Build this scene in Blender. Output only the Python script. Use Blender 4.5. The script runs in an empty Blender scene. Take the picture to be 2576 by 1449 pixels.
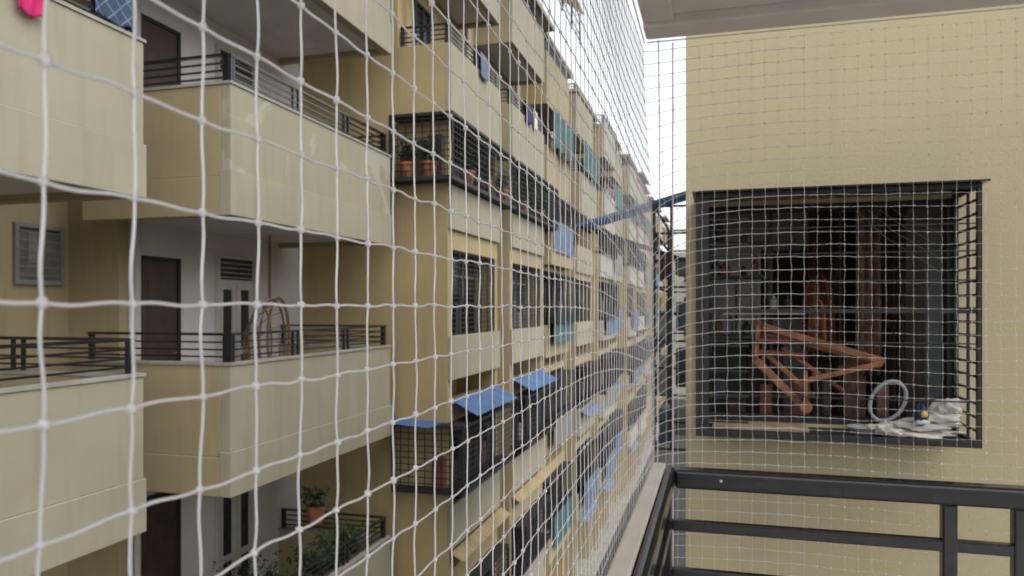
import bpy, math, random
import numpy as np
import bmesh
from mathutils import Vector
random.seed(7); rng=np.random.RandomState(5)
scene=bpy.context.scene
COL=scene.collection
WL={}
# ------------------------------------------------------------ materials
def new_mat(name):
    m=bpy.data.materials.new(name); m.use_nodes=True
    nt=m.node_tree; b=nt.nodes['Principled BSDF']
    return m,nt,b
def paint(name,col,col2=None,stain=0.35,rough=0.85,scale=1.2,bump=0.15,patch=None):
    """weathered painted plaster: blotches, vertical dirt streaks, fine grain bump"""
    m,nt,b=new_mat(name); N=nt.nodes; L=nt.links
    geo=N.new('ShaderNodeNewGeometry')
    n1=N.new('ShaderNodeTexNoise'); n1.inputs['Scale'].default_value=scale; n1.inputs['Detail'].default_value=6
    L.new(geo.outputs['Position'],n1.inputs['Vector'])
    mp=N.new('ShaderNodeMapping'); mp.inputs['Scale'].default_value=(5,5,0.45)
    L.new(geo.outputs['Position'],mp.inputs['Vector'])
    n2=N.new('ShaderNodeTexNoise'); n2.inputs['Scale'].default_value=1.3; n2.inputs['Detail'].default_value=5
    L.new(mp.outputs[0],n2.inputs['Vector'])
    r1=N.new('ShaderNodeValToRGB'); r1.color_ramp.elements[0].position=.35; r1.color_ramp.elements[1].position=.65
    L.new(n1.outputs['Fac'],r1.inputs[0])
    c2=col2 or tuple(c*.86 for c in col)
    r1.color_ramp.elements[0].color=(*c2,1); r1.color_ramp.elements[1].color=(*col,1)
    r2=N.new('ShaderNodeValToRGB'); r2.color_ramp.elements[0].position=.50; r2.color_ramp.elements[1].position=.78
    r2.color_ramp.elements[0].color=(0,0,0,1); r2.color_ramp.elements[1].color=(1,1,1,1)
    L.new(n2.outputs['Fac'],r2.inputs[0])
    ml=N.new('ShaderNodeMath'); ml.operation='MULTIPLY'; ml.inputs[1].default_value=stain
    L.new(r2.outputs[0],ml.inputs[0])
    mx=N.new('ShaderNodeMixRGB'); mx.blend_type='MIX'
    mx.inputs[2].default_value=(col[0]*.45,col[1]*.43,col[2]*.42,1)
    L.new(ml.outputs[0],mx.inputs[0]); L.new(r1.outputs[0],mx.inputs[1])
    out=mx.outputs[0]
    if patch:
        n3=N.new('ShaderNodeTexNoise'); n3.inputs['Scale'].default_value=.75; n3.inputs['Detail'].default_value=5; n3.inputs['Distortion'].default_value=.8
        L.new(geo.outputs['Position'],n3.inputs['Vector'])
        r3=N.new('ShaderNodeValToRGB'); r3.color_ramp.elements[0].position=.50; r3.color_ramp.elements[1].position=.515
        L.new(n3.outputs['Fac'],r3.inputs[0])
        m3=N.new('ShaderNodeMixRGB'); m3.inputs[2].default_value=(*patch,1)
        mm=N.new('ShaderNodeMath'); mm.operation='MULTIPLY'; mm.inputs[1].default_value=.7
        L.new(r3.outputs[0],mm.inputs[0]); L.new(mm.outputs[0],m3.inputs[0]); L.new(out,m3.inputs[1]); out=m3.outputs[0]
    L.new(out,b.inputs['Base Color'])
    b.inputs['Roughness'].default_value=rough
    n4=N.new('ShaderNodeTexNoise'); n4.inputs['Scale'].default_value=60; n4.inputs['Detail'].default_value=4
    L.new(geo.outputs['Position'],n4.inputs['Vector'])
    bp=N.new('ShaderNodeBump'); bp.inputs['Strength'].default_value=bump; bp.inputs['Distance'].default_value=.01
    L.new(n4.outputs['Fac'],bp.inputs['Height']); L.new(bp.outputs[0],b.inputs['Normal'])
    return m
def simple(name,col,rough=.5,metal=0,var=.25,scale=8,spec=.5,transl=0):
    m,nt,b=new_mat(name); N=nt.nodes; L=nt.links
    geo=N.new('ShaderNodeNewGeometry')
    n=N.new('ShaderNodeTexNoise'); n.inputs['Scale'].default_value=scale; n.inputs['Detail'].default_value=5
    L.new(geo.outputs['Position'],n.inputs['Vector'])
    r=N.new('ShaderNodeValToRGB'); r.color_ramp.elements[0].position=.3; r.color_ramp.elements[1].position=.7
    r.color_ramp.elements[0].color=(*[c*(1-var) for c in col],1); r.color_ramp.elements[1].color=(*[min(1,c*(1+var*.5)) for c in col],1)
    L.new(n.outputs['Fac'],r.inputs[0]); L.new(r.outputs[0],b.inputs['Base Color'])
    b.inputs['Roughness'].default_value=rough; b.inputs['Metallic'].default_value=metal
    b.inputs['Specular IOR Level'].default_value=spec
    if transl:
        t=N.new('ShaderNodeBsdfTranslucent'); L.new(r.outputs[0],t.inputs['Color'])
        mx=N.new('ShaderNodeMixShader'); mx.inputs[0].default_value=transl
        L.new(b.outputs[0],mx.inputs[1]); L.new(t.outputs[0],mx.inputs[2]); L.new(mx.outputs[0],N['Material Output'].inputs['Surface'])
    return m
M={}
M['cream']=paint('cream_plaster',(.365,.335,.245),(.33,.30,.22),stain=.25)
M['creampatch']=paint('patched_cream_plaster',(.345,.315,.22),(.32,.29,.205),stain=.22,patch=(.41,.395,.335))
M['pale']=paint('pale_plaster',(.44,.42,.36),(.40,.38,.32),stain=.3)
M['yellow']=paint('yellow_plaster',(.385,.32,.19),(.345,.285,.168),stain=.25)
M['yellow2']=paint('ochre_plaster',(.43,.34,.175),(.38,.30,.155),stain=.25)
M['wallW']=paint('beige_wall_plaster',(.49,.425,.262),(.462,.40,.245),stain=.10,scale=.7,bump=.2)
M['white']=paint('white_plaster',(.70,.67,.67),(.64,.61,.61),stain=.12)
M['soffit']=paint('grey_soffit_plaster',(.58,.55,.54),(.52,.49,.48),stain=.18,scale=2)
M['slab']=paint('slab_plaster',(.82,.76,.73),(.76,.70,.67),stain=.15,scale=3)
M['coping']=paint('dirty_coping',(.38,.36,.31),(.28,.265,.23),stain=.5,scale=4)
M['rail_glare']=paint('rail_glare_paint',(.86,.81,.72),(.74,.69,.62),stain=.25,scale=5,bump=.12,rough=.4)
M['floor']=paint('floor_tile',(.65,.62,.58),(.6,.57,.53),stain=.1,scale=5,bump=.05,rough=.4)
M['black']=simple('black_enamel',(.016,.017,.022),.2,0,.4,20,.7)
M['blackdull']=simple('black_dull_iron',(.018,.018,.022),.6,0,.4,20)
M['glass']=simple('dark_window_glass',(.03,.033,.036),.15,0,.4,2)
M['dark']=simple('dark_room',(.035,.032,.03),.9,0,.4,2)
M['door']=simple('brown_door_wood',(.06,.035,.027),.5,0,.3,6)
M['doorwhite']=simple('white_door_paint',(.56,.54,.50),.4,0,.1,6)
M['greyframe']=simple('grey_frame_paint',(.24,.235,.22),.5,0,.15,6)
M['greyglass']=simple('grey_frosted_glass',(.16,.165,.16),.3,0,.3,5)
M['blue']=simple('blue_corrugated_sheet',(.11,.22,.46),.45,0,.25,3,transl=.3)
M['bluedull']=simple('faded_blue_sheet',(.12,.17,.27),.6,0,.3,4)
M['bluelight']=simple('pale_blue_roof_sheet',(.22,.38,.62),.45,0,.15,3,transl=.6)
M['ysheet']=simple('tan_fibre_sheet',(.36,.265,.125),.5,0,.25,3)
M['teal']=simple('teal_screen_cloth',(.06,.14,.145),.7,0,.3,4)
M['orange']=simple('brownish_orange_wood',(.30,.125,.058),.5,0,.5,16)
M['rust']=simple('rust_red_wood',(.23,.08,.043),.6,0,.4,5)
M['brown']=simple('brown_curtain',(.32,.195,.145),.85,0,.6,16)
M['maroon']=simple('dark_maroon_cloth',(.12,.07,.058),.85,0,.5,6)
M['greenish']=simple('dark_green_shelf',(.05,.065,.055),.6,0,.4,6)
M['cane']=simple('cane',(.22,.13,.055),.55,0,.3,20)
M['roomwall']=paint('room_wall',(.40,.385,.385),(.32,.31,.31),stain=.35,scale=2)
M['plasticw']=simple('white_plastic',(.58,.60,.62),.35,0,.15,10)
M['greyplastic']=simple('grey_plastic',(.30,.33,.36),.35,0,.15,10)
M['sack']=simple('white_sack_cloth',(.66,.63,.57),.8,0,.25,12)
M['bluep']=simple('muted_blue_plastic',(.07,.11,.15),.4,0,.3,6)
M['navy']=simple('navy_canvas',(.02,.03,.09),.7,0,.3,20)
M['yplastic']=simple('yellow_plastic',(.65,.45,.08),.5,0,.1,8)
M['pink']=simple('pink_cloth',(.75,.03,.20),.8,0,.2,8,transl=.3)
M['terra']=simple('terracotta',(.32,.12,.06),.8,0,.3,8)
M['soil']=simple('soil',(.05,.035,.025),.95)
M['leaf']=simple('leaf_green',(.06,.12,.035),.5,0,.5,9)
M['leafd']=simple('leaf_dark',(.03,.06,.025),.5,0,.5,9)
M['bark']=simple('bark',(.12,.08,.05),.9)
M['asphalt']=simple('asphalt',(.06,.06,.058),.9,0,.3,3)
M['rope']=simple('net_rope',(.88,.88,.9),.4,0,.1,30,transl=.3)
M['wood']=simple('pale_wood_plank',(.34,.25,.15),.6,0,.3,12)
M['roofsheet']=simple('cream_fibre_sheet',(.66,.58,.44),.5,0,.12,3,transl=.4)
def check_mat():
    m,nt,b=new_mat('blue_checked_cloth'); N=nt.nodes; L=nt.links
    geo=N.new('ShaderNodeNewGeometry'); mp=N.new('ShaderNodeMapping'); mp.inputs['Rotation'].default_value=(math.radians(45),0,0)
    L.new(geo.outputs['Position'],mp.inputs['Vector'])
    c=N.new('ShaderNodeTexBrick'); c.offset=0; c.inputs['Scale'].default_value=4.5; c.inputs['Mortar Size'].default_value=.025
    c.inputs['Brick Width'].default_value=.5; c.inputs['Row Height'].default_value=.5
    c.inputs['Color1'].default_value=(.04,.07,.13,1); c.inputs['Color2'].default_value=(.03,.055,.10,1); c.inputs['Mortar'].default_value=(.16,.21,.27,1)
    sp=N.new('ShaderNodeSeparateXYZ'); cb=N.new('ShaderNodeCombineXYZ')
    L.new(mp.outputs[0],sp.inputs[0]); L.new(sp.outputs['Y'],cb.inputs['X']); L.new(sp.outputs['Z'],cb.inputs['Y'])
    L.new(cb.outputs[0],c.inputs['Vector']); L.new(c.outputs['Color'],b.inputs['Base Color']); b.inputs['Roughness'].default_value=.85
    return m
M['check']=check_mat()
def nylon(name,t0,t1,col,trl=.4):
    m,nt,b=new_mat(name); N=nt.nodes; L=nt.links
    b.inputs['Base Color'].default_value=(*col,1); b.inputs['Roughness'].default_value=.15
    b.inputs['Specular IOR Level'].default_value=1.0
    b.inputs['Coat Weight'].default_value=1.0; b.inputs['Coat Roughness'].default_value=.05; b.inputs['Coat IOR'].default_value=1.7
    tr=N.new('ShaderNodeBsdfTranslucent'); tr.inputs['Color'].default_value=(*col,1)
    m1=N.new('ShaderNodeMixShader'); m1.inputs[0].default_value=trl
    L.new(b.outputs[0],m1.inputs[1]); L.new(tr.outputs[0],m1.inputs[2])
    geo=N.new('ShaderNodeNewGeometry'); n=N.new('ShaderNodeTexNoise'); n.inputs['Scale'].default_value=60
    L.new(geo.outputs['Position'],n.inputs['Vector'])
    mr=N.new('ShaderNodeMapRange'); mr.inputs['From Min'].default_value=.35; mr.inputs['From Max'].default_value=.65
    mr.inputs['To Min'].default_value=t0; mr.inputs['To Max'].default_value=t1
    L.new(n.outputs['Fac'],mr.inputs['Value'])
    t=N.new('ShaderNodeBsdfTransparent'); mx=N.new('ShaderNodeMixShader')
    L.new(mr.outputs[0],mx.inputs[0]); L.new(m1.outputs[0],mx.inputs[1]); L.new(t.outputs[0],mx.inputs[2])
    L.new(mx.outputs[0],N['Material Output'].inputs['Surface'])
    return m
M['nylon']=nylon('clear_nylon_thread',0,.08,(.98,.97,1.0))
M['nylonclear']=nylon('very_clear_nylon_thread',.25,.75,(1.0,1.0,1.0))
M['knot']=nylon('clear_nylon_knot',0,.02,(1.0,1.0,1.0))
# ------------------------------------------------------------ mesh builder
class MB:
    def __init__(s): s.v=[]; s.f=[]; s.m=[]; s.mats=[]
    def mi(s,k):
        if k not in s.mats: s.mats.append(k)
        return s.mats.index(k)
    def box(s,x0,x1,y0,y1,z0,z1,k):
        b=len(s.v); i=s.mi(k)
        if x0>x1:x0,x1=x1,x0
        if y0>y1:y0,y1=y1,y0
        if z0>z1:z0,z1=z1,z0
        s.v+=[(x0,y0,z0),(x1,y0,z0),(x1,y1,z0),(x0,y1,z0),(x0,y0,z1),(x1,y0,z1),(x1,y1,z1),(x0,y1,z1)]
        for f in [(0,3,2,1),(4,5,6,7),(0,1,5,4),(1,2,6,5),(2,3,7,6),(3,0,4,7)]:
            s.f.append(tuple(b+j for j in f)); s.m.append(i)
        return s
    def bar(s,p,q,w,h,k):
        """rectangular bar from p to q"""
        p=Vector(p);q=Vector(q); d=(q-p).normalized()
        up=Vector((0,0,1)) if abs(d.z)<.95 else Vector((0,1,0))
        a=d.cross(up).normalized()*w/2; c=a.normalized().cross(d).normalized()*h/2
        b=len(s.v); i=s.mi(k)
        for e in (p,q): s.v+=[tuple(e-a-c),tuple(e+a-c),tuple(e+a+c),tuple(e-a+c)]
        for f in [(3,2,1,0),(4,5,6,7),(0,1,5,4),(1,2,6,5),(2,3,7,6),(3,0,4,7)]:
            s.f.append(tuple(b+j for j in f)); s.m.append(i)
    def tube(s,pts,r,k,n=8,closed=False,radii=None):
        pts=[Vector(p) for p in pts]; b=len(s.v); i=s.mi(k); P=len(pts)
        for j,p in enumerate(pts):
            if closed: d=pts[(j+1)%P]-pts[j-1]
            else: d=pts[min(j+1,P-1)]-pts[max(j-1,0)]
            d.normalize(); up=Vector((0,0,1)) if abs(d.z)<.9 else Vector((0,1,0))
            a=d.cross(up).normalized(); c=a.cross(d)
            rr=radii[j] if radii else r
            for t in range(n):
                an=2*math.pi*t/n; s.v.append(tuple(p+a*rr*math.cos(an)+c*rr*math.sin(an)))
        for j in range(P if closed else P-1):
            for t in range(n):
                j2=(j+1)%P
                s.f.append((b+j*n+t,b+j*n+(t+1)%n,b+j2*n+(t+1)%n,b+j2*n+t)); s.m.append(i)
        if not closed:
            s.f.append(tuple(b+t for t in range(n))[::-1]); s.m.append(i)
            s.f.append(tuple(b+(P-1)*n+t for t in range(n))); s.m.append(i)
    def lathe(s,c,prof,k,n=20):
        b=len(s.v); i=s.mi(k)
        for r,z in prof:
            for t in range(n):
                an=2*math.pi*t/n; s.v.append((c[0]+r*math.cos(an),c[1]+r*math.sin(an),c[2]+z))
        for j in range(len(prof)-1):
            for t in range(n):
                s.f.append((b+j*n+t,b+j*n+(t+1)%n,b+(j+1)*n+(t+1)%n,b+(j+1)*n+t)); s.m.append(i)
    def grid(s,fn,nu,nv,k):
        b=len(s.v); i=s.mi(k)
        for a in range(nu+1):
            for c in range(nv+1): s.v.append(tuple(fn(a/nu,c/nv)))
        for a in range(nu):
            for c in range(nv):
                q=b+a*(nv+1)+c; s.f.append((q,q+1,q+nv+2,q+nv+1)); s.m.append(i)
    def build(s,name,parent=None,label=None,category=None,group=None,kind=None,bevel=0,smooth=False,solid=0,loc=None):
        V=np.array(s.v,dtype=float)
        o=np.array(loc) if loc is not None else np.array([(V[:,0].min()+V[:,0].max())/2,(V[:,1].min()+V[:,1].max())/2,V[:,2].min()])
        me=bpy.data.meshes.new(name); me.from_pydata((V-o).tolist(),[],s.f)
        for k in s.mats: me.materials.append(M[k])
        me.polygons.foreach_set('material_index',s.m)
        if smooth: me.polygons.foreach_set('use_smooth',[True]*len(s.f))
        me.update()
        return finish(bpy.data.objects.new(name,me),o,parent,label,category,group,kind,bevel,solid)
def finish(ob,o,parent=None,label=None,category=None,group=None,kind=None,bevel=0,solid=0):
    COL.objects.link(ob); o=Vector([float(a) for a in o]); WL[ob.name]=o
    if parent is not None:
        ob.parent=parent; ob.location=o-WL[parent.name]
    else: ob.location=o
    if label: ob['label']=label
    if category: ob['category']=category
    if group: ob['group']=group
    if kind: ob['kind']=kind
    if solid:
        md=ob.modifiers.new('solid','SOLIDIFY'); md.thickness=solid; md.offset=0
    if bevel:
        md=ob.modifiers.new('bevel','BEVEL'); md.width=bevel; md.segments=3 if bevel>=.012 else 2; md.limit_method='ANGLE'
    return ob
def empty(name,loc,label,category,group=None):
    ob=bpy.data.objects.new(name,None); ob.empty_display_size=.2
    return finish(ob,loc,None,label,category,group)
def B1(name,parent,boxes,**kw):
    mb=MB()
    for b in boxes: mb.box(*b)
    return mb.build(name,parent,**kw)

# ------------------------------------------------------------ ground
B1('ground',None,[(-300,300,-100,600,-9.2,-9.0,'asphalt')],kind='structure')
B1('pavement',None,[(-4.9,-3.9,-5,70,-9.0,-8.87,'coping')],kind='structure',bevel=.01)

# ------------------------------------------------------------ NEAR BUILDING OPPOSITE
nb=empty('apartment_building',(-6.5,6,-9),'cream and yellow apartment block with stepped balconies and black railings','building')
B1('rear_wall',nb,[(-7.8,-7.6,-2,7.25,-9,7.05,'yellow'),(-7.8,-6.85,7.25,7.4,-9,7.05,'yellow')])
B1('inner_wall',nb,[(-7.05,-6.85,7.402,11.19,-9,7.05,'white')],label='off-white plastered wall behind the balcony')
B1('roof',nb,[(-12,-4.8,-2,11.19,7.052,7.25,'cream')])
def railing(mb,pts,z,h=.30,k='black',step=1.25):
    for a,b in zip(pts[:-1],pts[1:]):
        a=Vector(a);b=Vector(b); L=(b-a).length; d=(b-a).normalized()
        for i,zz in enumerate([h,h-.085,h-.165,h-.24]):
            w=.045 if i==0 else .022
            mb.bar((a.x,a.y,z+zz),(b.x,b.y,z+zz),w,.028 if i==0 else .018,k)
        n=max(1,round(L/step))
        for j in range(n+1):
            for off in (-.06,.06):
                t=min(max(j*L/n+off,.02),L-.02); p=a+d*t
                mb.bar((p.x,p.y,z),(p.x,p.y,z+h-.015),.03,.03,k)
TOPS=[5.4,2.4,-.58,-3.58,-6.58]
def balcony(T,y0,y1,xb,patch=False):
    k='creampatch' if patch else 'cream'
    b=B1('balcony',nb,[
        (xb,-5.06,y0+.125,y1-.125,T-1.35,T-1.03,'soffit'),(xb,-5.06,y0+.125,y1-.125,T-1.029,T-1.0,'floor'),
        (-5.05,-4.93,y0,y1,T-.94,T-.03,k),
        (-5.06,-4.912,y0-.018,y1+.018,T-1.42,T-.94,'cream'),
        (xb,-5.052,y0,y0+.12,T-1.0,T-.03,'yellow'),
        (xb,-5.062,y0-.016,y0+.12,T-1.42,T-1.002,'yellow'),
        (xb,-5.052,y1-.12,y1,T-1.42,T-.03,'yellow')],bevel=.008)
    B1('coping',b,[(-5.07,-4.915,y0-.015,y1+.015,T-.029,T,'coping'),(xb,-5.072,y0-.015,y0+.135,T-.029,T,'coping'),(xb,-5.072,y1-.135,y1+.015,T-.029,T,'coping')])
    mb=MB(); railing(mb,[(xb+.02,y0+.06,0),(-4.99,y0+.06,0),(-4.99,y1-.06,0),(xb+.02,y1-.06,0)],T)
    mb.build('railing',b)
    return b
for i,T in enumerate(TOPS):
    balcony(T,6.73,10.7,-6.85,patch=(i==1))
    balcony(T,1.2,5.5,-7.6)
def door(name,x,y0,y1,z0,z1,kind,parent):
    mb=MB(); mb.box(x,x+.05,y0-.05,y0,z0,z1+.05,'doorwhite' if kind=='w' else 'blackdull'); mb.box(x,x+.05,y1,y1+.05,z0,z1+.05,'doorwhite' if kind=='w' else 'blackdull'); mb.box(x,x+.05,y0,y1,z1,z1+.05,'doorwhite' if kind=='w' else 'blackdull')
    d=mb.build('door',parent,bevel=.004)
    if kind=='w':
        ym=(y0+y1)/2; mb=MB()
        for a,b in ((y0,ym-.01),(ym+.01,y1)):
            mb.box(x+.005,x+.03,a,a+.09,z0,z1-.35,'doorwhite'); mb.box(x+.005,x+.03,b-.09,b,z0,z1-.35,'doorwhite')
            for zz in (z0,z0+.9,z1-.45): mb.box(x+.005,x+.03,a+.09,b-.09,zz,zz+.1,'doorwhite')
            mb.box(x+.003,x+.012,a+.09,b-.09,z0+.1,z1-.45,'glass')
        mb.box(x+.005,x+.03,y0,y1,z1-.35,z1-.31,'doorwhite'); mb.box(x+.003,x+.012,y0,y1,z1-.31,z1,'glass')
        for j in range(4): mb.box(x+.014,x+.02,y0,y1,z1-.28+j*.07,z1-.27+j*.07,'doorwhite')
        mb.build('door_leaf',d)
    else:
        mb=MB(); mb.box(x+.005,x+.03,y0,y1,z0,z1,'door')
        for zz in (z0+.15,z0+1.15): mb.box(x+.03,x+.036,y0+.12,y1-.12,zz,zz+.8,'door')
        mb.build('door_leaf',d,bevel=.004)
        mb=MB(); mb.tube([(x+.03,y1-.07,z0+1.0),(x+.08,y1-.07,z0+1.0),(x+.08,y1-.17,z0+1.0)],.01,'cane',6); mb.build('handle',d)
def window(x,y0,y1,z0,z1,parent,wh=False):
    mb=MB(); fk='greyframe' if wh else 'blackdull'
    for a in (y0-.05,(y0+y1)/2-.02,y1): mb.box(x,x+.05,a,a+.05,z0-.05,z1+.05,fk)
    for a in (z0-.05,z1): mb.box(x,x+.046,y0,y1,a,a+.05,fk)
    w=mb.build('window',parent)
    mb=MB(); mb.box(x+.002,x+.012,y0,y1,z0,z1,'greyglass' if wh else 'glass')
    if wh: mb.box(x+.013,x+.02,y0+.14,y1-.2,z0+.2,z1-.05,'greyframe')
    mb.build('pane',w)
    mb=MB()
    for j in range(6):
        zz=z0+(z1-z0)*(j+.5)/6; mb.box(x+.052,x+.06,y0-.04,y1+.04,zz,zz+.008,'greyframe' if wh else 'blackdull')
    mb.build('grille',w)
for T in TOPS:
    f=T-1.0
    door('door',-6.85,7.55,8.20,f,f+2.18,'b',nb)
    door('door',-6.85,9.05,9.85,f,f+2.3,'w',nb)
    window(-7.6,6.55,7.1,f+1.9,f+2.5,nb,True)
mb=MB()
for z in (1.0,-2.0): mb.tube([(-7.2,11.15,z+.9),(-6.0,11.16,z+.5),(-4.99,10.6,z+.55)],.01,'blackdull',5)
mb.build('cable',nb)
mb=MB(); mb.tube([(-6.78,7.46,-9),(-6.78,7.46,7)],.04,'soffit',10); mb.build('drain_pipe',nb,smooth=True)

# hanging cane chair
ch=empty('hanging_chair',(-6.2,9.3,-1.1),'cane egg-shaped swing chair hanging from a chain on the balcony','chair')
mb=MB(); cx,cy=-6.2,9.35
def arch(off,w,zt,zb,n=24):
    return [(cx+off,cy+w*math.sin(a),(zt+zb)/2+(zt-zb)/2*math.cos(a)) for a in np.linspace(0,2*math.pi,n,endpoint=False)]
mb.tube(arch(.15,.27,.14,-1.05),.022,'cane',8,closed=True); mb.tube(arch(.05,.32,.12,-1.1),.016,'cane',8,closed=True)
mb.tube(arch(-.15,.28,.03,-1.05),.014,'cane',8,closed=True); mb.tube(arch(-.30,.18,-.2,-.95),.014,'cane',8,closed=True)
for a in np.linspace(0,2*math.pi,16,endpoint=False):
    p=[(cx+.05,cy+.32*math.sin(a),-.49+.61*math.cos(a)),(cx-.15,cy+.28*math.sin(a),-.51+.54*math.cos(a)),(cx-.30,cy+.18*math.sin(a),-.575+.375*math.cos(a)),(cx-.36,cy,-.55)]
    mb.tube(p,.006,'cane',5)
mb.build('basket',ch,smooth=True)
mb=MB(); mb.grid(lambda u,v:(cx-.25+.4*u,cy-.22+.44*v,-.85+.06*math.sin(3.1*u)*math.sin(3.1*v)),8,8,'plasticw'); mb.build('cushion',ch,solid=.08,smooth=True)
mb=MB()
z=.14; q=0
while z<1.0:
    r=.018; pts=[(cx+(r*math.cos(a) if q%2 else 0),cy+(0 if q%2 else r*math.cos(a)),z+.03+.034*math.sin(a)) for a in np.linspace(0,2*math.pi,8,endpoint=False)]
    mb.tube(pts,.009,'cane',5,closed=True); z+=.053; q+=1
mb.build('chain',ch)

# clothes
def cloth(name,x,y0,y1,ztop,zb,zf,k,label,group=None):
    def fn(u,v):
        y=y0+(y1-y0)*u; s=v*2-1
        if s<0: zz=ztop+(zb-ztop)*(-s); xx=x-.03-.01*math.sin(u*12)
        else: zz=ztop+(zf-ztop)*s; xx=x+.03+.012*math.sin(u*14+s*2)*s
        if abs(s)<.05: xx=x
        return (xx,y+.01*math.sin(v*9),zz+(.02*math.sin(u*9) if abs(s)>.8 else 0))
    mb=MB(); mb.grid(fn,16,20,k); mb.build(name,None,label=label,category='cloth',group=group,solid=.004,smooth=True)
cloth('hanging_cloth',-4.99,4.98,5.42,2.725,2.45,2.44,'check','blue checked cloth draped over the black balcony railing')
cloth('hanging_cloth',-4.90,4.2,4.42,2.46,2.40,2.16,'pink','bright pink cloth hanging over the cream parapet')
for (y,w,k,z) in ((15.9,.5,'navy',4.6),(16.6,.35,'sack',4.6),(20.3,.6,'maroon',4.6),(24.5,.6,'bluedull',4.6),(12.6,.45,'bluedull',4.6),(28.6,.8,'sack',4.6)):
    cloth('hanging_cloth',-4.08,y,y+w,z+.02,z-.3,z-.45,k,'laundry draped over the black railing of a far balcony','laundry on the far balcony railings')

# potted plants
def plant(x,y,z,r,h,k='leaf',n=240,label='leafy green plant in a terracotta pot on the balcony',group='potted plants on the balcony'):
    e=empty('potted_plant',(x,y,z),label,'plant',group)
    mb=MB(); mb.lathe((x,y,z),[(0,0),(.09,0),(.13,.2),(.145,.2),(.145,.24),(.125,.24),(.12,.21)],'terra',18); mb.build('pot',e,smooth=False)
    mb=MB(); mb.lathe((x,y,z),[(.12,.2),(0,.21)],'soil',18); mb.build('soil',e)
    mb=MB(); st=MB()
    R=random.Random(int(x*100+y*10+z))
    tips=[]
    for j in range(9):
        an=R.uniform(0,6.28); rr=R.uniform(.2,1)*r; hh=R.uniform(.5,1)*h
        tip=Vector((x+rr*math.cos(an),y+rr*math.sin(an),z+.22+hh)); mid=Vector((x+rr*.3*math.cos(an),y+rr*.3*math.sin(an),z+.22+hh*.6)); tips+= [tip,mid]
        st.tube([(x,y,z+.2),tuple(mid),tuple(tip)],.006,'bark',5)
    for j in range(n):
        t=R.choice(tips); p=t+Vector((R.gauss(0,.07),R.gauss(0,.07),R.gauss(0,.06)))
        d=Vector((R.uniform(-1,1),R.uniform(-1,1),R.uniform(-.5,.7))).normalized(); s=d.cross(Vector((0,0,1))).normalized()
        l=R.uniform(.05,.1); w=l*.3; b=len(mb.v); i=mb.mi(k if R.random()>.35 else 'leafd')
        up=Vector((0,0,-.012))
        mb.v+=[tuple(p),tuple(p+d*l*.5+s*w),tuple(p+d*l+up),tuple(p+d*l*.5-s*w)]; mb.f.append((b,b+1,b+2,b+3)); mb.m.append(i)
    st.build('stem',e); mb.build('foliage',e)
plant(-5.45,9.3,-3.95,.28,.35,'leaf',420); plant(-5.35,9.75,-4.0,.32,.45,'leaf',520); plant(-5.4,10.25,-3.95,.25,.4,'leaf',360)
plant(-5.5,8.3,-4.0,.22,.5,'leafd',300,label='dark leafy potted plant standing behind the parapet'); plant(-6.4,8.9,-4.55,.3,.8,'leafd',420,label='tall dark potted plant against the white wall')
plant(-5.3,9.1,-2.95,.18,.2,'leafd',220,label='small trailing plant hung under the balcony')
plant(-6.2,7.9,-4.55,.3,.9,'leafd',420,label='tall dark potted plant against the white wall')
for (x,y,r,h) in ((-4.75,10.98,.10,.3),(-4.4,11.0,.1,.25),(-4.07,11.9,.1,.35),(-4.07,12.9,.1,.4),(-4.07,14.0,.1,.3),(-4.07,15.6,.1,.4),(-4.07,17.2,.1,.3)):
    plant(x,y,2.085,r,h,'leaf' if int(y)%2 else 'leafd',200,label='small green plant in a terracotta pot inside a window cage',group='potted plants in the grilled window cages')

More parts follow.
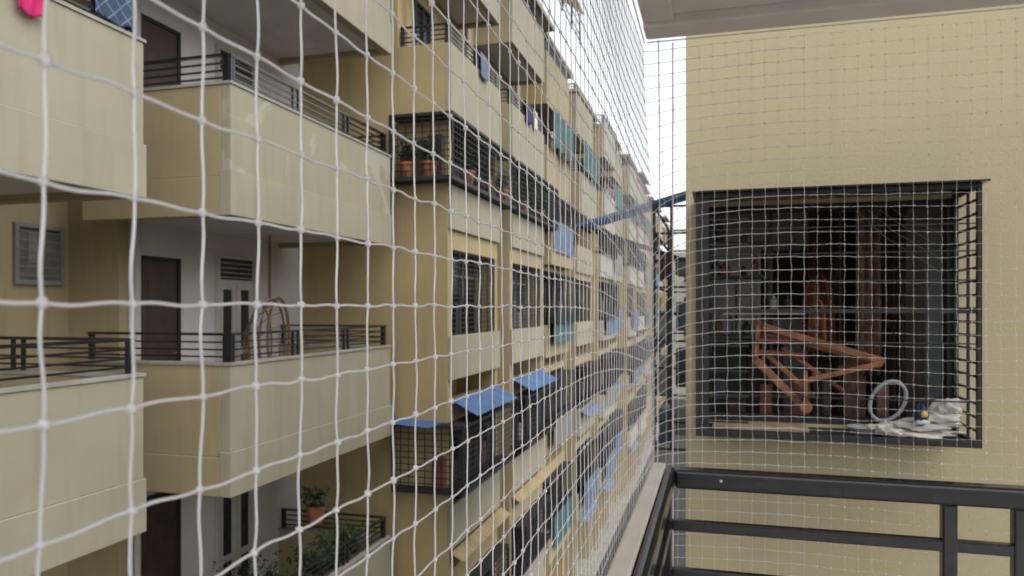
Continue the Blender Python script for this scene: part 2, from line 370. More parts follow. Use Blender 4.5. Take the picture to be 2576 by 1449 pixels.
# ------------------------------------------------------------ FARTHER BUILDINGS OPPOSITE
def sheet(name,parent,x0,x1,y0,y1,zi,zo,k,label=None):
    """corrugated awning sheet sloping from x0 (wall, zi) to x1 (street, zo)"""
    n=int(max(8,(y1-y0)/.04))
    mb=MB(); mb.grid(lambda u,v:(x0+(x1-x0)*v,y0+(y1-y0)*u,zi+(zo-zi)*v+.008*math.sin(u*n*math.pi*.5)),n*2,3,k)
    return mb.build(name,parent,label=label,solid=.006)
def grillebox(parent,x0,x1,y0,y1,z0,z1,R,clutter=True,dense=.10,cols=('dark','maroon','door','bluep','dark','dark','rust','blackdull','greyframe')):
    mb=MB()
    mb.box(x0,x1,y0,y1,z0,z0+.06,'blackdull'); mb.box(x0,x1,y0,y1,z1-.05,z1,'blackdull')
    for y in (y0,(y0+y1)/2,y1-.04):
        mb.box(x1-.04,x1,y,y+.04,z0+.06,z1-.05,'blackdull')
    mb.box(x0,x0+.04,y0,y0+.04,z0+.06,z1-.05,'blackdull')
    z=z0+.15
    while z<z1-.08:
        mb.box(x1-.02,x1-.008,y0+.04,y1-.04,z,z+.014,'blackdull'); mb.box(x0+.04,x1-.04,y0+.008,y0+.02,z,z+.014,'blackdull'); z+=dense
    y=y0+.14
    while y<y1-.06:
        mb.box(x1-.034,x1-.022,y,y+.014,z0+.06,z1-.05,'blackdull'); y+=.14
    x=x0+.14
    while x<x1-.06:
        mb.box(x,x+.014,y0+.022,y0+.034,z0+.06,z1-.05,'blackdull'); x+=.14
    g=mb.build('grille_enclosure',parent)
    if clutter:
        y=y0+.1
        while y<y1-.3:
            c=MB()
            w=R.uniform(.15,.5); h=R.uniform(.3,.95)*(z1-z0-.15); k=R.choice(cols)
            xx=x1-R.uniform(.30,.38)
            c.box(xx-R.uniform(.15,.3),xx,y,y+w,z0+.065,z0+.065+h,k)
            c.build('storage_box',g,bevel=.01)
            y+=w+R.uniform(.01,.08)
        if 'leafd' in cols:
            c=MB(); c.box(x1-.95,x1-.55,y0+.14,y0+.3,z0+.065,z0+.42,'rust'); c.build('storage_box',g,bevel=.01)
            c=MB(); c.box(x1-.50,x1-.25,y0+.2,y0+.4,z0+.065,z0+.75,'door'); c.build('storage_box',g,bevel=.01)
    return g
labels=['yellow apartment block with grilled window boxes and blue awnings','pale apartment block with white parapet panels and barred windows']
Y=11.2; idx=0
while Y<66:
    R=random.Random(idx*13+3); V2=random.Random(idx*31+5)
    LEN=2.8+(.5*R.random() if idx else 0); GAP=.85+.3*R.random(); Y1=Y+LEN; Y2=Y1+GAP
    dx=0 if idx<2 else V2.uniform(-.28,.22); XF=-4.1+dx; top=7.2 if idx<3 else 7.2+R.uniform(-.8,.6)
    bd=empty('apartment_building',(-6,Y+LEN/2,-9),labels[idx%2],'building','apartment blocks lining the far side of the lane')
    yel='yellow' if idx%2 else 'yellow2'
    fc='cream' if idx==0 else V2.choice(['cream','pale','cream','yellow','pale'])
    mbw=[(-12,-5.03,Y,Y+.2,-9,top,'yellow2' if idx==0 else yel),(-12,-4.95,Y+.2,Y2-.002,-9,top-.01,yel),(-5.028,XF-.06,Y,Y+.18,-9,3.08,yel),
         (-4.948,XF-.06,Y1-.15,Y1,-9,3.08,yel)]
    B1('wall',bd,mbw)
    bands=[(5.57,6.75),(3.1,4.28),(1.28,2.0),(-1.17,-.45),(-3.9,-3.2),(-6.6,-5.9)]
    for bi,(a,b) in enumerate(bands):
        k=fc; x=XF
        if idx>1: a-=V2.uniform(0,.22); 
        if bi<2:
            if idx>1: x=XF+V2.uniform(0,.2)
            bx=[(x-.1,x,Y-.004,Y1+.004,a,b,k),(-5.03,x-.102,Y-.004,Y+.1,a,b,yel),(-5.03,x-.102,Y1-.1,Y1+.004,a,b,k),(-4.94,x-.102,Y+.202,Y1-.16,a+.05,a+.2,'soffit')]
        else:
            p=V2.uniform(0,.22) if idx>1 else 0
            bx=[(x-.058,x+p,Y+.03,Y1+.004,a,b,k),(-4.94,x-.062,Y+.202,Y1-.16,a+.05,a+.2,'soffit')]
        bal=B1('balcony',bd,bx,bevel=.008)
        if bi<2:
            mb=MB(); railing(mb,[(-5.0,Y+.05,0),(x-.05,Y+.05,0),(x-.05,Y1-.05,0)],b,h=.32,step=1.4); mb.build('railing',bal)
        elif idx>1 and V2.random()<.4:
            B1('shade_screen',bd,[(x+.23,x+.245,Y+.2,Y1-.2,b-.5,b+.35,V2.choice(['bluedull','teal','bluedull','greyframe']))])
    for z0 in (3.3,5.8):
        window(-4.95,Y+.5,Y+1.1,z0+.9,z0+1.9,bd,idx%2==1)
    for z0,z1 in ((-.45,1.28),(-3.2,-1.6),(-5.9,-4.3)):
        w=B1('window',bd,[(XF-.5,XF-.46,Y+.19,Y1-.16,z0-.1,z1,'glass'),(XF-.459,XF-.43,Y+.9,Y+.95,z0,z1,'greyframe'),(XF-.459,XF-.43,Y+1.8,Y+1.85,z0,z1,'greyframe'),(XF-.459,XF-.43,Y+.19,Y1-.16,z0+1.0,z0+1.05,'greyframe')])
        mb=MB(); zz=z0+.02
        top_=min(z1-.42+(V2.uniform(-.1,.35) if idx>1 else .1),z0+1.45)
        while zz<top_: mb.box(XF-.1,XF-.086,Y+.18,Y1-.15,zz,zz+.016,'blackdull'); zz+=.085
        for j in range(7):
            yy=Y+.2+j*(LEN-.4)/6; mb.box(XF-.085,XF-.07,yy,yy+.02,z0,top_,'blackdull')
        mb.build('grille',w)
        B1('lintel',w,[(XF-.45,XF-.06,Y+.182,Y1-.152,top_,max(top_+.05,z1+.02 if z1<1.2 else z1-.002),yel)])
        yy=Y+.3
        while yy<Y1-.6 and idx<7:
            h=R.uniform(.15,.8); B1('storage_box',w,[(XF-.35,XF-.2,yy,yy+R.uniform(.12,.4),z0-.05,z0+h,R.choice(['dark','greyframe','blackdull','maroon','dark','door','leafd']))],bevel=.01); yy+=R.uniform(.3,.7)
    if idx<3 or R.random()<.6:
        grillebox(bd,XF-.93,XF+.15,Y-.35 if idx==0 else Y,Y2-.01 if idx else Y2-.3,2.02,3.08,R,cols=('rust','maroon','dark','door','dark','dark','leafd','blackdull','brown'))
    if idx in (2,4): grillebox(bd,XF-.93,XF+.35,Y+.1,Y1-.2,-.4,.9,R)
    grillebox(bd,XF-.93,XF+.3,Y-.25 if idx==0 else Y+.05,Y1-.05,-2.95,-1.85,R)
    if R.random()<.6 or idx<2: grillebox(bd,XF-.9,XF+.22,Y+.1,Y1-.1,-5.6,-4.6,R)
    if idx in (0,1):
        sheet('awning',bd,XF-.05,XF+.40,Y+.15,Y1-.15,-1.50,-1.74,'blue')
    if idx==0:
        sheet('awning',bd,XF-1.0,XF-.15,Y-.55,Y+.02,-1.8,-1.85,'blue')
    if idx in(0,1): sheet('awning',bd,XF-.05,XF+.17,Y+.1,Y1+.2,-3.98,-4.10,'ysheet')
    if idx in (3,4,6): sheet('awning',bd,XF-.05,XF+.28,Y+.4,Y1-.4,-6.6,-6.85,'bluedull')
    if idx in (3,5,7): sheet('awning',bd,XF-.05,XF+.4,Y+.2,Y1-.4,-3.2,-3.45,'bluedull')
    if idx in (2,3,5,6,8):
        mb=MB(); mb.grid(lambda u,v:(XF+.25+.03*math.sin(u*30),Y+.05+(LEN-.1)*u,4.3+.95*v),40,4,'teal'); mb.build('shade_screen',bd,solid=.005)
    if R.random()<.5:
        y=Y1+.2; B1('air_conditioner',bd,[(-4.94,-4.55,y,y+.6,.3,.85,'plasticw'),(-4.548,-4.54,y+.05,y+.5,.35,.8,'soffit')],bevel=.01)
    B1('roof_parapet',bd,[(-5.2,XF+.05,Y-.02,Y2-.03,top+.002,top+.12,'cream'),(-5.2,-5.05,Y,Y2-.03,top+.122,top+.7,'cream')],bevel=.01)
    if idx>1 and R.random()<.6:
        B1('roof_tank',bd,[(-6.4,-5.5,Y+.5,Y+1.5,top+.13,top+1.0,'white')],bevel=.08)
    mb=MB(); mb.tube([(-4.9,Y1+.4,-9),(-4.9,Y1+.4,top)],.05,'soffit',8); mb.build('drain_pipe',bd,smooth=True)
    Y=Y2; idx+=1
cp=empty('rooftop_canopy',(-4.7,20.3,7.3),'curved cream sheet canopy on thin posts on the roof','canopy')
mb=MB(); mb.grid(lambda u,v:(-5.0+1.5*v,17.6+2.6*u,8.0+.75*math.cos((v-.15)*math.pi*.55)),6,12,'roofsheet'); mb.build('roof_sheet',cp,solid=.02,smooth=True)
mb=MB()
for yy in (17.7,18.9,20.1):
    mb.tube([(-3.6,yy,7.25),(-3.6,yy,8.1)],.025,'blackdull',6); mb.tube([(-4.9,yy,7.3),(-4.9,yy,8.7)],.025,'blackdull',6)
for zz in (7.5,7.75,8.0): mb.tube([(-3.6,17.7,zz),(-3.6,20.1,zz)],.012,'blackdull',5)
mb.build('frame',cp)
fb=empty('apartment_building',(-3,76,-9),'pale distant building closing the end of the lane','building')
B1('wall',fb,[(-25,12,75,85,-9,5.5,'pale')])
for zz in (-6,-3,0,2.6):
    for xx in range(-9,4,2): B1('window',fb,[(xx,xx+1.0,74.95,75.02,zz,zz+1.1,'glass'),(xx-.1,xx+1.1,74.9,75.02,zz-.12,zz-.02,'cream')])

# ------------------------------------------------------------ OUR BUILDING
ob_=empty('apartment_building',(1,5,-9),'beige apartment wing with a balcony, overhead slab and grilled window','building')
XO0,XO1,ZO0,ZO1=-.09,1.375,-.73,.66
B1('wall',ob_,[(-.19,XO0,5.0,5.12,-9,7,'wallW'),(XO1,3.5,5.0,5.12,-9,7,'wallW'),(XO0,XO1,5.0,5.12,-9,ZO0,'wallW'),(XO0,XO1,5.0,5.12,ZO1,7,'wallW')],bevel=0)
B1('side_wall',ob_,[(-.19,-.10,5.122,5.4,-9,2,'wallW'),(-.19,-.10,7.4,12,-9,2,'wallW'),(-.19,-.10,5.4,7.4,-9,-.95,'wallW'),(-.19,-.10,5.4,7.4,.85,2,'wallW')])
B1('inner_wall',ob_,[(-.098,2.2,7.6,7.75,-1.65,1.2,'roomwall'),(1.52,1.67,5.122,7.59,-1.65,1.2,'roomwall')],label='dim grey walls inside the utility room')
B1('ceiling',ob_,[(-.098,1.518,5.122,7.59,1.1,1.25,'roomwall')]); B1('floor',ob_,[(-.098,1.518,5.122,7.59,-1.75,-1.6,'roomwall')])
B1('balcony_slab',ob_,[(-.283,3.5,-1.5,3.0,1.165,1.4,'slab'),(-.283,3.5,3.0,3.15,1.125,1.4,'slab'),(-.283,-.16,-1.5,2.998,1.14,1.164,'slab')],bevel=.012,label='grey underside of the balcony slab above')
B1('balcony_floor',ob_,[(-.25,3.5,-1.5,3.15,-1.85,-1.65,'floor')])
B1('rail_glare',ob_,[(-.256,-.200,-1.2,3.13,-.668,-.642,'rail_glare')],bevel=.008,label='pale top strip of the side handrail, sky glare put into its colour')  # sky glare on the black side handrail, painted as a pale strip
rl=B1('railing',ob_,[(-.158,2.2,3.02,3.10,-.722,-.645,'black'),(-.198,-.159,-1.2,3.10,-.722,-.648,'black'),(-.256,-.2,-1.2,3.12,-.722,-.669,'black')],bevel=.014,label='glossy black painted steel balcony railing')
B1('rail',rl,[(-.17,2.2,3.045,3.085,-.898,-.855,'black')],bevel=.006); B1('rail',rl,[(-.17,2.2,3.045,3.085,-1.09,-1.05,'black')],bevel=.006); B1('rail',rl,[(-.17,2.2,3.045,3.085,-1.30,-1.26,'black')],bevel=.006)
B1('rail',rl,[(-.215,-.172,-1.2,3.09,-.898,-.855,'black')],bevel=.006); B1('rail',rl,[(-.215,-.172,-1.2,3.09,-1.09,-1.05,'black')],bevel=.006)
B1('post',rl,[(.805,.855,3.04,3.09,-1.65,-.723,'black')],bevel=.006); B1('post',rl,[(1.035,1.085,3.04,3.09,-1.65,-.723,'black')],bevel=.006); B1('post',rl,[(-.216,-.171,3.04,3.092,-1.65,-.723,'black')],bevel=.006)
mb=MB(); mb.lathe((0,0,0),[(.0,.003),(.004,.002),(.006,0)],'rope',10)
mb.v=[(v[0]+.02,3.019-v[2],v[1]-.68) for v in mb.v]; mb.build('bolt',rl)
# window grille box
g=MB(); X0,X1,Yf,Yb,Z0,Z1=-.115,1.40,4.56,4.998,-.765,.685
def gb(*a): g.box(*a,'blackdull')
gb(X0,X1,Yf,Yf+.03,Z1-.03,Z1); gb(X0,X1,Yf,Yf+.03,Z0,Z0+.035); gb(X0,X0+.03,Yf,Yf+.03,Z0+.035,Z1-.03); gb(X1-.025,X1,Yf,Yf+.03,Z0+.035,Z1-.03)
for x in (X0,X1-.025):
    gb(x,x+.025,Yf+.03,Yb,Z1-.03,Z1); gb(x,x+.025,Yf+.03,Yb,Z0,Z0+.03); gb(x,x+.025,Yb-.03,Yb,Z0+.03,Z1-.03)
    z=Z0+.08
    while z<Z1-.06:
        gb(x+.006,x+.018,Yf+.03,Yb-.03,z,z+.014); z+=.075
    gb(x+.005,x+.02,Yf+.19,Yf+.205,Z0+.03,Z1-.03)
for z in (.46,.31,.15,-.03,-.2,-.52): gb(X0+.03,X1-.025,Yf+.006,Yf+.018,z,z+(.024 if z==-.03 else .008))
gb(X0+.03,X0+.075,Yf+.005,Yf+.02,Z0+.035,Z1-.03)
for z in np.arange(-.68,.6,.15): gb(X0+.075,X0+.30,Yf+.005,Yf+.016,z,z+.01)
gb(X0+.03,X1-.025,Yf+.03,4.998,Z0,Z0+.015)
gr=g.build('window_grille',ob_,bevel=.002)
B1('grille_roof',gr,[(X0-.02,X1+.03,Yf-.03,4.999,Z1+.002,Z1+.012,'black')])
B1('window_frame',ob_,[(XO0+.001,XO0+.03,5.03,5.1,ZO0,ZO1,'blackdull'),(XO1-.03,XO1-.001,4.995,5.1,ZO0,ZO1,'blackdull'),(XO0+.03,XO1-.03,5.0,5.1,ZO0+.001,ZO0+.04,'blackdull'),(XO0+.03,XO1-.03,5.0,5.1,ZO1-.04,ZO1-.001,'blackdull'),(.66,.70,5.05,5.1,ZO0+.05,-.45,'black')])
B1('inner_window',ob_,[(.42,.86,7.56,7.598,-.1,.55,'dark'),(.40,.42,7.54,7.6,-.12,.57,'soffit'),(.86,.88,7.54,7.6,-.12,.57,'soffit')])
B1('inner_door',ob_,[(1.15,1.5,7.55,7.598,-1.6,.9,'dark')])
B1('wall_shelf',ob_,[(.05,.60,5.5,5.75,-.045,-.02,'sack'),(-.05,.38,5.7,5.95,.22,.24,'greenish'),(-.05,.38,5.7,5.95,-.22,-.20,'greenish'),(-.05,.38,5.7,5.95,.47,.49,'greenish'),(-.07,-.05,5.7,5.95,-.6,.8,'greenish'),(.38,.40,5.7,5.95,-.6,.8,'greenish'),(.14,.155,5.71,5.95,-.199,.219,'greenish')],label='dark green shelving with household items')
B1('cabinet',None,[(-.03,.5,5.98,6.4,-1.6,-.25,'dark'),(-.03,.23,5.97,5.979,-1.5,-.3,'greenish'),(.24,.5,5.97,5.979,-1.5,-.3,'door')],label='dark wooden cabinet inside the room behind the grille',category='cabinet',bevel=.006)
B1('wall_panel',ob_,[(1.38,1.50,5.6,5.63,-.6,.55,'greyplastic')])
Rr=random.Random(4)
for i in range(20):
    x=Rr.uniform(-.03,1.3); y=5.22+.04*i; w=Rr.uniform(.05,.16); h=Rr.uniform(.1,.4) if x<.45 else Rr.uniform(.35,.65); z=-1.0+Rr.uniform(0,.1)
    B1('cardboard_box',None,[(x,x+w,y,y+.035,-1.598,z+h,Rr.choice(['greenish','maroon','door','dark','rust','brown','bluep','dark']))],label='flattened carton stored upright inside the utility room',category='box',group='cartons stacked in the room',bevel=.005)
for i,(x,z0) in enumerate(((.0,.242),(.07,.242),(.2,.242),(.28,.242),(.02,-.198),(.10,-.198),(.22,-.198),(.31,-.198),(.4,-.018),(.5,-.018),(.03,.492),(.2,.492))):
    y=5.8 if x<.35 else 5.62; r=Rr.uniform(.022,.035); h=Rr.uniform(.07,.16)
    mb=MB(); mb.lathe((x,y,z0),[(0,0),(r,0),(r,h*.7),(r*.5,h*.85),(r*.5,h),(0,h)],Rr.choice(['greyplastic','rust','bluep','greenish','cane','maroon']),14)
    mb.build('bottle',None,label='small household bottle standing on the utility shelf',category='bottle',group='bottles on the shelves',smooth=False)
# folded orange wooden chair
wc=empty('folding_chair',(.6,5.3,-.70),'folded brownish orange wooden chair leaning inside the grilled window','chair')
mb=MB(); mb.bar((.297,5.15,-.12),(1.02,5.08,-.335),.03,.045,'orange'); mb.bar((.30,5.19,-.17),(1.03,5.18,-.36),.025,.03,'rust'); mb.build('arm',wc,bevel=.008)
mb=MB(); mb.bar((.275,5.16,-.08),(.25,5.16,-.38),.03,.04,'orange'); mb.bar((.32,5.2,-.10),(.30,5.2,-.42),.025,.03,'orange'); mb.bar((.27,5.14,-.22),(.56,5.14,-.22),.02,.035,'rust'); mb.bar((.27,5.15,-.29),(.56,5.15,-.31),.02,.03,'rust'); mb.build('back',wc,bevel=.006)
mb=MB(); mb.bar((.25,5.13,-.34),(.55,5.10,-.64),.03,.05,'orange'); mb.bar((.33,5.19,-.31),(.62,5.18,-.58),.025,.035,'orange'); mb.bar((.42,5.17,-.26),(.80,5.17,-.54),.02,.03,'rust'); mb.build('leg',wc,bevel=.008)
mb=MB(); mb.bar((.54,5.08,-.47),(1.0,5.06,-.345),.03,.035,'orange'); mb.bar((.55,5.06,-.40),(.555,5.06,-.66),.025,.05,'orange')
for i in range(5): mb.bar((.62+.08*i,5.09,-.44+.02*i),(.62+.08*i,5.2,-.42+.02*i),.035,.015,'rust')
mb.build('seat',wc,bevel=.006)
mb=MB(); mb.tube([(.555,5.03,-.63),(.555,5.09,-.63)],.038,'orange',14); mb.build('hinge',wc)
def drape(name,x0,x1,y,z0,z1,k,label,cat,folds=5,amp=.03,taper=0,rnd=False):
    mb=MB()
    def fn(u,v):
        w=(x1-x0)*(1-taper*v)
        if rnd: w*=math.sqrt(max(.02,1-max(0,(v-.6)/.4)**2))
        return ((x0+x1)/2+(u-.5)*w,y+amp*math.sin(u*folds*6.28)*(1-.3*v)+.01*math.sin(v*9+u*3),z0+(z1-z0)*v+.012*math.sin(u*20)*(1-v))
    mb.grid(fn,48,20,k)
    mb.build(name,None,label=label,category=cat,solid=.006,smooth=True)
drape('hanging_coat',.60,.83,5.7,-.30,.24,'rust','rust orange rounded cloth bag hanging inside the room','cloth',2.2,.05,.1,True)
drape('hanging_coat',.62,.74,5.5,-.30,.06,'orange','orange brown cloth hanging on the drying line','cloth',2,.03,.1,True)
drape('curtain',.96,1.12,5.7,-.46,1.0,'brown','patterned brown curtain hanging in the doorway','curtain',3,.03)
drape('curtain',1.14,1.32,5.9,-1.3,1.08,'maroon','dark maroon curtain hanging beside a brown one','curtain',3,.03)
drape('curtain',.70,.92,6.2,-1.3,1.08,'maroon','dark curtain across the rear doorway','curtain',4,.03)
mb=MB()
for i in range(4): mb.tube([(.75+.05*i,5.65,.90),(1.1+.06*i,5.55,.50+.03*i),(1.50,5.3,.15+.09*i)],.0018,'rope',5)
mb.build('clothes_line',None,label='thin white clothes lines strung across the room',category='line')
ts=MB()
ts.tube([(1.0+.095*math.cos(a)+.03*math.sin(a),4.9,-.56+.12*math.sin(a)) for a in np.linspace(0,6.283,28,endpoint=False)],.012,'greyplastic',10,closed=True)
ts.build('plastic_ring',None,label='pale grey plastic seat ring leaning inside the window grille',category='seat ring',smooth=True)
def blob(mb,c,s,k,seed,seg=32,ring=16,rough=.12,rx=0):
    R=random.Random(seed); ph=[R.uniform(0,6) for _ in range(4)]
    def fn(u,v):
        a=u*2*math.pi; b=(v-.5)*math.pi
        q=1+rough*math.sin(3*a+ph[0])*math.cos(2*b+ph[1])+rough*.6*math.sin(7*a+ph[2]+4*b)+rough*.3*math.sin(13*a+ph[3])
        x=s[0]*math.cos(b)*math.cos(a)*q; z=s[2]*math.sin(b)*q
        return (c[0]+x,c[1]+s[1]*math.cos(b)*math.sin(a)*q,c[2]+z+rx*x)
    mb.grid(fn,seg,ring,k)
for i,(c,s,rx) in enumerate([((1.10,4.78,-.725),(.25,.14,.022),0),((1.16,4.80,-.680),(.20,.13,.028),.06),((1.24,4.80,-.635),(.12,.12,.03),.15),((1.29,4.83,-.58),(.08,.10,.04),.2),((.98,4.76,-.715),(.10,.10,.03),-.1)]):
    mb=MB(); blob(mb,c,s,'sack',i+11,rough=.22,rx=rx)
    mb.build('white_sack',None,label='crumpled white sack lying in the window grille',category='sack',group='crumpled white sacks in the grille',smooth=True)
mb=MB(); mb.lathe((.86,4.82,-.748),[(0,0),(.07,0),(.10,.04),(.107,.04),(.08,.006),(0,.008)],'greyplastic',28); mb.build('plastic_basin',None,label='shallow grey plastic basin lying in the grille',category='basin',smooth=False)
sh=empty('shoe',(1.14,4.70,-.66),'navy canvas shoe with yellow trim on the sacks','shoe')
mb=MB(); blob(mb,(1.13,4.70,-.61),(.035,.06,.06),'navy',7); mb.build('upper',sh,smooth=True)
mb=MB(); blob(mb,(1.135,4.64,-.60),(.018,.01,.018),'yplastic',8,rough=.03); blob(mb,(1.13,4.65,-.645),(.038,.012,.014),'plasticw',9,rough=.03); mb.build('sole',sh,smooth=True)
B1('wooden_plank',None,[(-.02,.54,4.75,4.95,-.749,-.72,'wood')],label='pale wooden plank lying on the grille floor',category='plank',bevel=.004)
# side grille enclosure with blue roof beyond the wall
sg=empty('window_grille',(-.5,6,-.95),'black grilled window enclosure with a blue sheet roof','window grille')
mb=MB(); x0,x1,y0,y1,z0,z1=-.43,-.192,5.3,7.0,-1.0,.72
for x,y in ((x0,y0),(x0,y1-.03),(x0+.12,y0)): mb.box(x,x+.02,y,y+.03,z0,z1,'blackdull')
for z in np.arange(z0,z1,.19):
    mb.box(x0+.005,x0+.02,y0+.03,y1-.03,z,z+.014,'blackdull'); mb.box(x0+.025,x1-.002,y0+.005,y0+.02,z,z+.014,'blackdull'); mb.box(x0+.025,x1-.002,y1-.02,y1-.005,z,z+.014,'blackdull')
mb.build('bars',sg)
Rq=random.Random(3)
for i,(za,zb) in enumerate(((-.98,-.70),(-.62,-.28),(-.2,.05),(.22,.45))):
    for j in range(2):
        xa=-.40+.1*j+Rq.uniform(0,.02); B1('storage_box',sg,[(xa,xa+Rq.uniform(.05,.09),5.45+.2*j,5.75+.3*j,za+.03*j,zb-.08*Rq.random(),Rq.choice(['dark','greenish','maroon','greyframe','bluep']))],bevel=.004)
mb=MB(); mb.grid(lambda u,v:(-.19-.84*v,5.6+.45*u,.868-.225*v),2,8,'bluelight')
mb.grid(lambda u,v:(-.19-.84*v,5.588,.869-.225*v-.024*u),1,8,'bluelight'); mb.build('roof_sheet',sg,solid=.005)
mb=MB(); mb.bar((-.2,5.62,.35),(-.95,5.62,.62),.02,.02,'blackdull'); mb.bar((-.99,5.62,.62),(-.99,6.05,.62),.02,.02,'blackdull'); mb.bar((-.2,6.0,.35),(-.95,6.0,.62),.02,.02,'blackdull'); mb.build('bracket',sg)

# ------------------------------------------------------------ SAFETY NET
def tubes(paths,radius,n=6):
    V=[];F=[];b=0
    for P,r in zip(paths,radius):
        P=np.asarray(P); d=np.gradient(P,axis=0); d/=np.linalg.norm(d,axis=1)[:,None]
        up=np.array([0,0,1.]) if abs(d[:,2]).mean()<.7 else np.array([1.,0,0])
        a=np.cross(d,up); a/=np.linalg.norm(a,axis=1)[:,None]; c=np.cross(a,d)
        an=2*np.pi*np.arange(n)/n
        ring=P[:,None,:]+ (a[:,None,:]*np.cos(an)[None,:,None]+c[:,None,:]*np.sin(an)[None,:,None])*np.asarray(r).reshape(-1,1,1)
        V.append(ring.reshape(-1,3)); m=len(P)
        i=np.arange(m-1)[:,None]*n; t=np.arange(n)[None,:]; t2=(t+1)%n
        q=np.stack([i+t,i+t2,i+n+t2,i+n+t],axis=-1).reshape(-1,4)+b
        F.append(q); b+=m*n
    return np.concatenate(V),np.concatenate(F)
def npmesh(name,V,F,mat,origin):
    me=bpy.data.meshes.new(name); V=V-np.array(origin); k=F.shape[1]
    me.vertices.add(len(V)); me.vertices.foreach_set('co',V.ravel().astype(np.float32))
    me.loops.add(F.size); me.loops.foreach_set('vertex_index',F.ravel().astype(np.int32))
    me.polygons.add(len(F)); me.polygons.foreach_set('loop_start',np.arange(0,F.size,k,dtype=np.int32)); me.polygons.foreach_set('loop_total',np.full(len(F),k,dtype=np.int32))
    me.polygons.foreach_set('use_smooth',np.ones(len(F),dtype=bool))
    me.materials.append(mat); me.update(calc_edges=True); me.validate(); return me
def Dip(z): return .145*math.exp(-((z-.15)/.6)**2)
def sm(t): t=min(max(t,0),1); return t*t*(3-2*t)
ZS=[.002+.05*i for i in range(-24,23)]
S=65
yend=.243+.049*(S-1-4)
def side(j,i):
    y=.243+.0490*(j-4); z=ZS[i]
    f=sm((y-1.1)/(yend-1.1))
    zz=z-Dip(z)*f*f
    x=-.27+.016*sm((y-2.0)/1.2)-.045*sm((z-.35)/.75)*sm((y-.8)/2)+.003*math.sin(y*3+z*4)
    return np.array([x,y,zz])
E=38
def end(j,i):
    x=-.254+.05*j; z=ZS[i]
    e=math.exp(-(x+.254)/.07)
    if j==0: return side(S-1,i)
    x0=side(S-1,i)[0]
    return np.array([x+(x0+.254)*math.exp(-j/3),yend+.02*(1-e)+.004*math.sin(x*7+z*5),z-Dip(z)*e+.006*math.sin(x*5)])
def panel(fn,nj,ni,jit):
    K=np.zeros((nj,ni,3))
    for j in range(nj):
        for i in range(ni): K[j,i]=fn(j,i)+rng.normal(0,jit,3)*np.array([.8,.8,1.0])
    return K
Ks=panel(side,S,len(ZS),.0006); Ke=panel(end,E,len(ZS),.0011)
Ke[0]=Ks[-1]
def thread(knots,side_dir,sub=8,amp=.0006):
    pts=[]
    n=len(knots)
    for a in range(n-1):
        p=knots[a];q=knots[a+1]; A=rng.normal(0,amp); C=(.0006+rng.normal(0,amp*.35))*(1 if a%2 else -1)
        t=np.arange(sub)/sub
        off=A*np.sin(np.pi*t)+C*np.sin(2*np.pi*t)
        o2=rng.normal(0,amp*.6)*np.sin(np.pi*t)
        pts.append(p[None]*(1-t)[:,None]+q[None]*t[:,None]+off[:,None]*side_dir[None]+o2[:,None]*np.array([.7,.7,0]))
    pts.append(knots[-1][None]); return np.concatenate(pts)
net=empty('safety_net',(-.26,3.1,-1.2),'clear nylon knotted bird safety net stretched around the open balcony','net')
def mk(K,name,along,rh,rv,mat='nylon'):
    P=[];Rr=[]
    for i in range(K.shape[1]):
        p=thread(K[:,i],np.array([0,0,1.])); P.append(p); Rr.append(rh(p))
    for j in range(K.shape[0]):
        p=thread(K[j],along); P.append(p); Rr.append(rv(p))
    V,F=tubes(P,Rr); o=V.mean(axis=0); me=npmesh(name,V,F,M[mat],o)
    finish(bpy.data.objects.new(name,me),o,net)
mk(Ks,'side_panel',np.array([0,1.,0]),lambda p:.00100+.00040*np.clip((p[:,1]-1)/2,0,1),lambda p:.00084+.0002*np.clip((p[:,1]-1)/2,0,1))
JC=13
mk(Ke[:JC],'corner_panel',np.array([1.,0,0]),lambda p:np.full(len(p),.00125),lambda p:np.full(len(p),.0007))
mk(Ke[JC-1:],'end_panel',np.array([1.,0,0]),lambda p:.00085+.0004*np.clip(1-(p[:,0]-.35)/.3,0,1),lambda p:np.full(len(p),.00065),'nylonclear')
bm=bmesh.new(); bmesh.ops.create_icosphere(bm,subdivisions=1,radius=1); iv=np.array([v.co[:] for v in bm.verts])
bm.faces.ensure_lookup_table(); if_=np.array([[v.index for v in f.verts] for f in bm.faces]); bm.free()
KK=np.concatenate([Ks.reshape(-1,3),Ke[1:].reshape(-1,3)]); rad=np.concatenate([np.full(Ks.shape[0]*Ks.shape[1],.0028),np.full((E-1)*len(ZS),.0029)])
rad=rad*(1+rng.normal(0,.1,len(rad)))
V=(KK[:,None,:]+iv[None]*(rad[:,None]*np.array([1,1,1.15])*(1+rng.normal(0,.1,(len(rad),3))))[:,None,:]).reshape(-1,3)
F=(if_[None]+(np.arange(len(KK))*len(iv))[:,None,None]).reshape(-1,3)
o=V.mean(axis=0); me=npmesh('knots',V,F,M['knot'],o); finish(bpy.data.objects.new('knots',me),o,net,kind='stuff')
mb=MB()
mb.tube([(-.176,3.215,z) for z in np.linspace(-1.2,1.13,12)],.003,'rope',6)
mb.tube([(-.232+.004*math.sin(z*3),3.17,z) for z in np.linspace(-1.2,1.13,20)],.0025,'rope',6)
mb.tube([(-.29,y,1.118) for y in np.linspace(.1,3.16,20)],.0025,'rope',6); mb.tube([(x,3.16,1.120) for x in np.linspace(-.28,1.8,20)],.0025,'rope',6)
mb.build('border_rope',net,smooth=True)

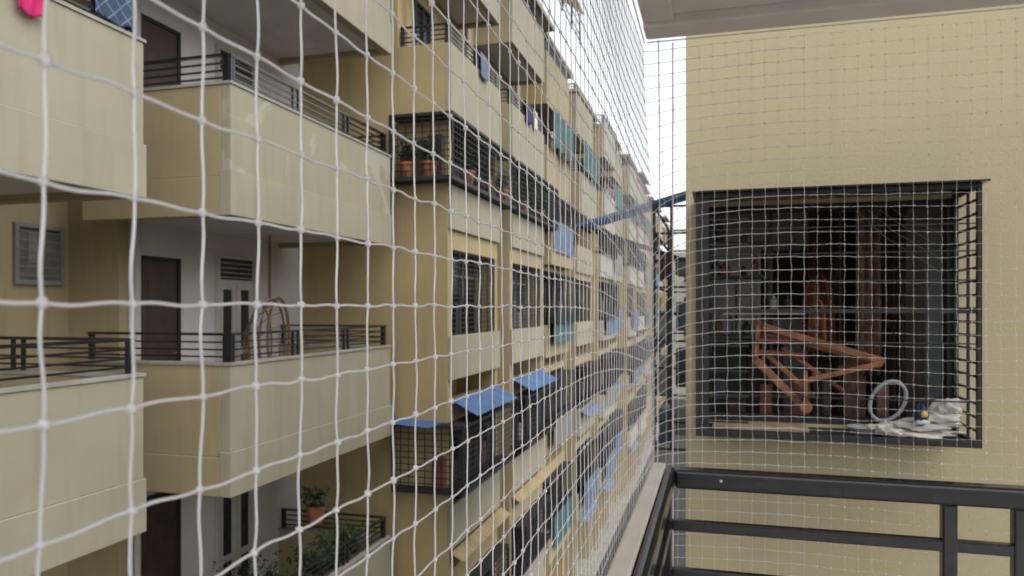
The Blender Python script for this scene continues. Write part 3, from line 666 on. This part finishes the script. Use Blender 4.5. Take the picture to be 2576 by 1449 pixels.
# ------------------------------------------------------------ camera, light
cd=bpy.data.cameras.new('camera'); cam=bpy.data.objects.new('camera',cd); COL.objects.link(cam)
cam.location=(0,0,0); cam.rotation_euler=(math.radians(90),0,math.radians(15.4))
cd.lens=26; cd.sensor_width=36; cd.shift_y=.0196; cd.clip_start=.02; cd.clip_end=2000
cd.dof.use_dof=True; cd.dof.focus_distance=1.0; cd.dof.aperture_fstop=10
scene.camera=cam
w=bpy.data.worlds.new('World'); scene.world=w; w.use_nodes=True; nt=w.node_tree; N=nt.nodes; L=nt.links
EL,AZ=55,118
sky=N.new('ShaderNodeTexSky'); sky.sky_type='NISHITA'; sky.sun_disc=False; sky.sun_elevation=math.radians(EL); sky.sun_rotation=math.radians(AZ); sky.dust_density=4; sky.air_density=1.2
hs=N.new('ShaderNodeHueSaturation'); hs.inputs['Saturation'].default_value=.18; hs.inputs['Value'].default_value=1
L.new(sky.outputs[0],hs.inputs['Color'])
tc=N.new('ShaderNodeTexCoord'); sp=N.new('ShaderNodeSeparateXYZ'); L.new(tc.outputs['Generated'],sp.inputs[0])
mr=N.new('ShaderNodeMapRange'); mr.inputs['From Min'].default_value=.15; mr.inputs['From Max'].default_value=.8; mr.inputs['To Min'].default_value=2.6; mr.inputs['To Max'].default_value=1.15
L.new(sp.outputs['Z'],mr.inputs['Value'])
vm=N.new('ShaderNodeVectorMath'); vm.operation='SCALE'; L.new(hs.outputs[0],vm.inputs[0]); L.new(mr.outputs[0],vm.inputs['Scale'])
L.new(vm.outputs[0],N['Background'].inputs['Color']); N['Background'].inputs['Strength'].default_value=.15
sd=bpy.data.lights.new('sun','SUN'); sd.energy=.5; sd.angle=math.radians(50); sd.color=(1,.96,.90)
so=bpy.data.objects.new('sun',sd); COL.objects.link(so)
el=math.radians(EL); az=math.radians(AZ)
d=Vector((math.sin(az)*math.cos(el),math.cos(az)*math.cos(el),math.sin(el)))
so.rotation_euler=d.to_track_quat('Z','Y').to_euler(); so.location=(0,-5,20)
scene.view_settings.view_transform='Standard'; scene.view_settings.look='None'; scene.view_settings.exposure=0
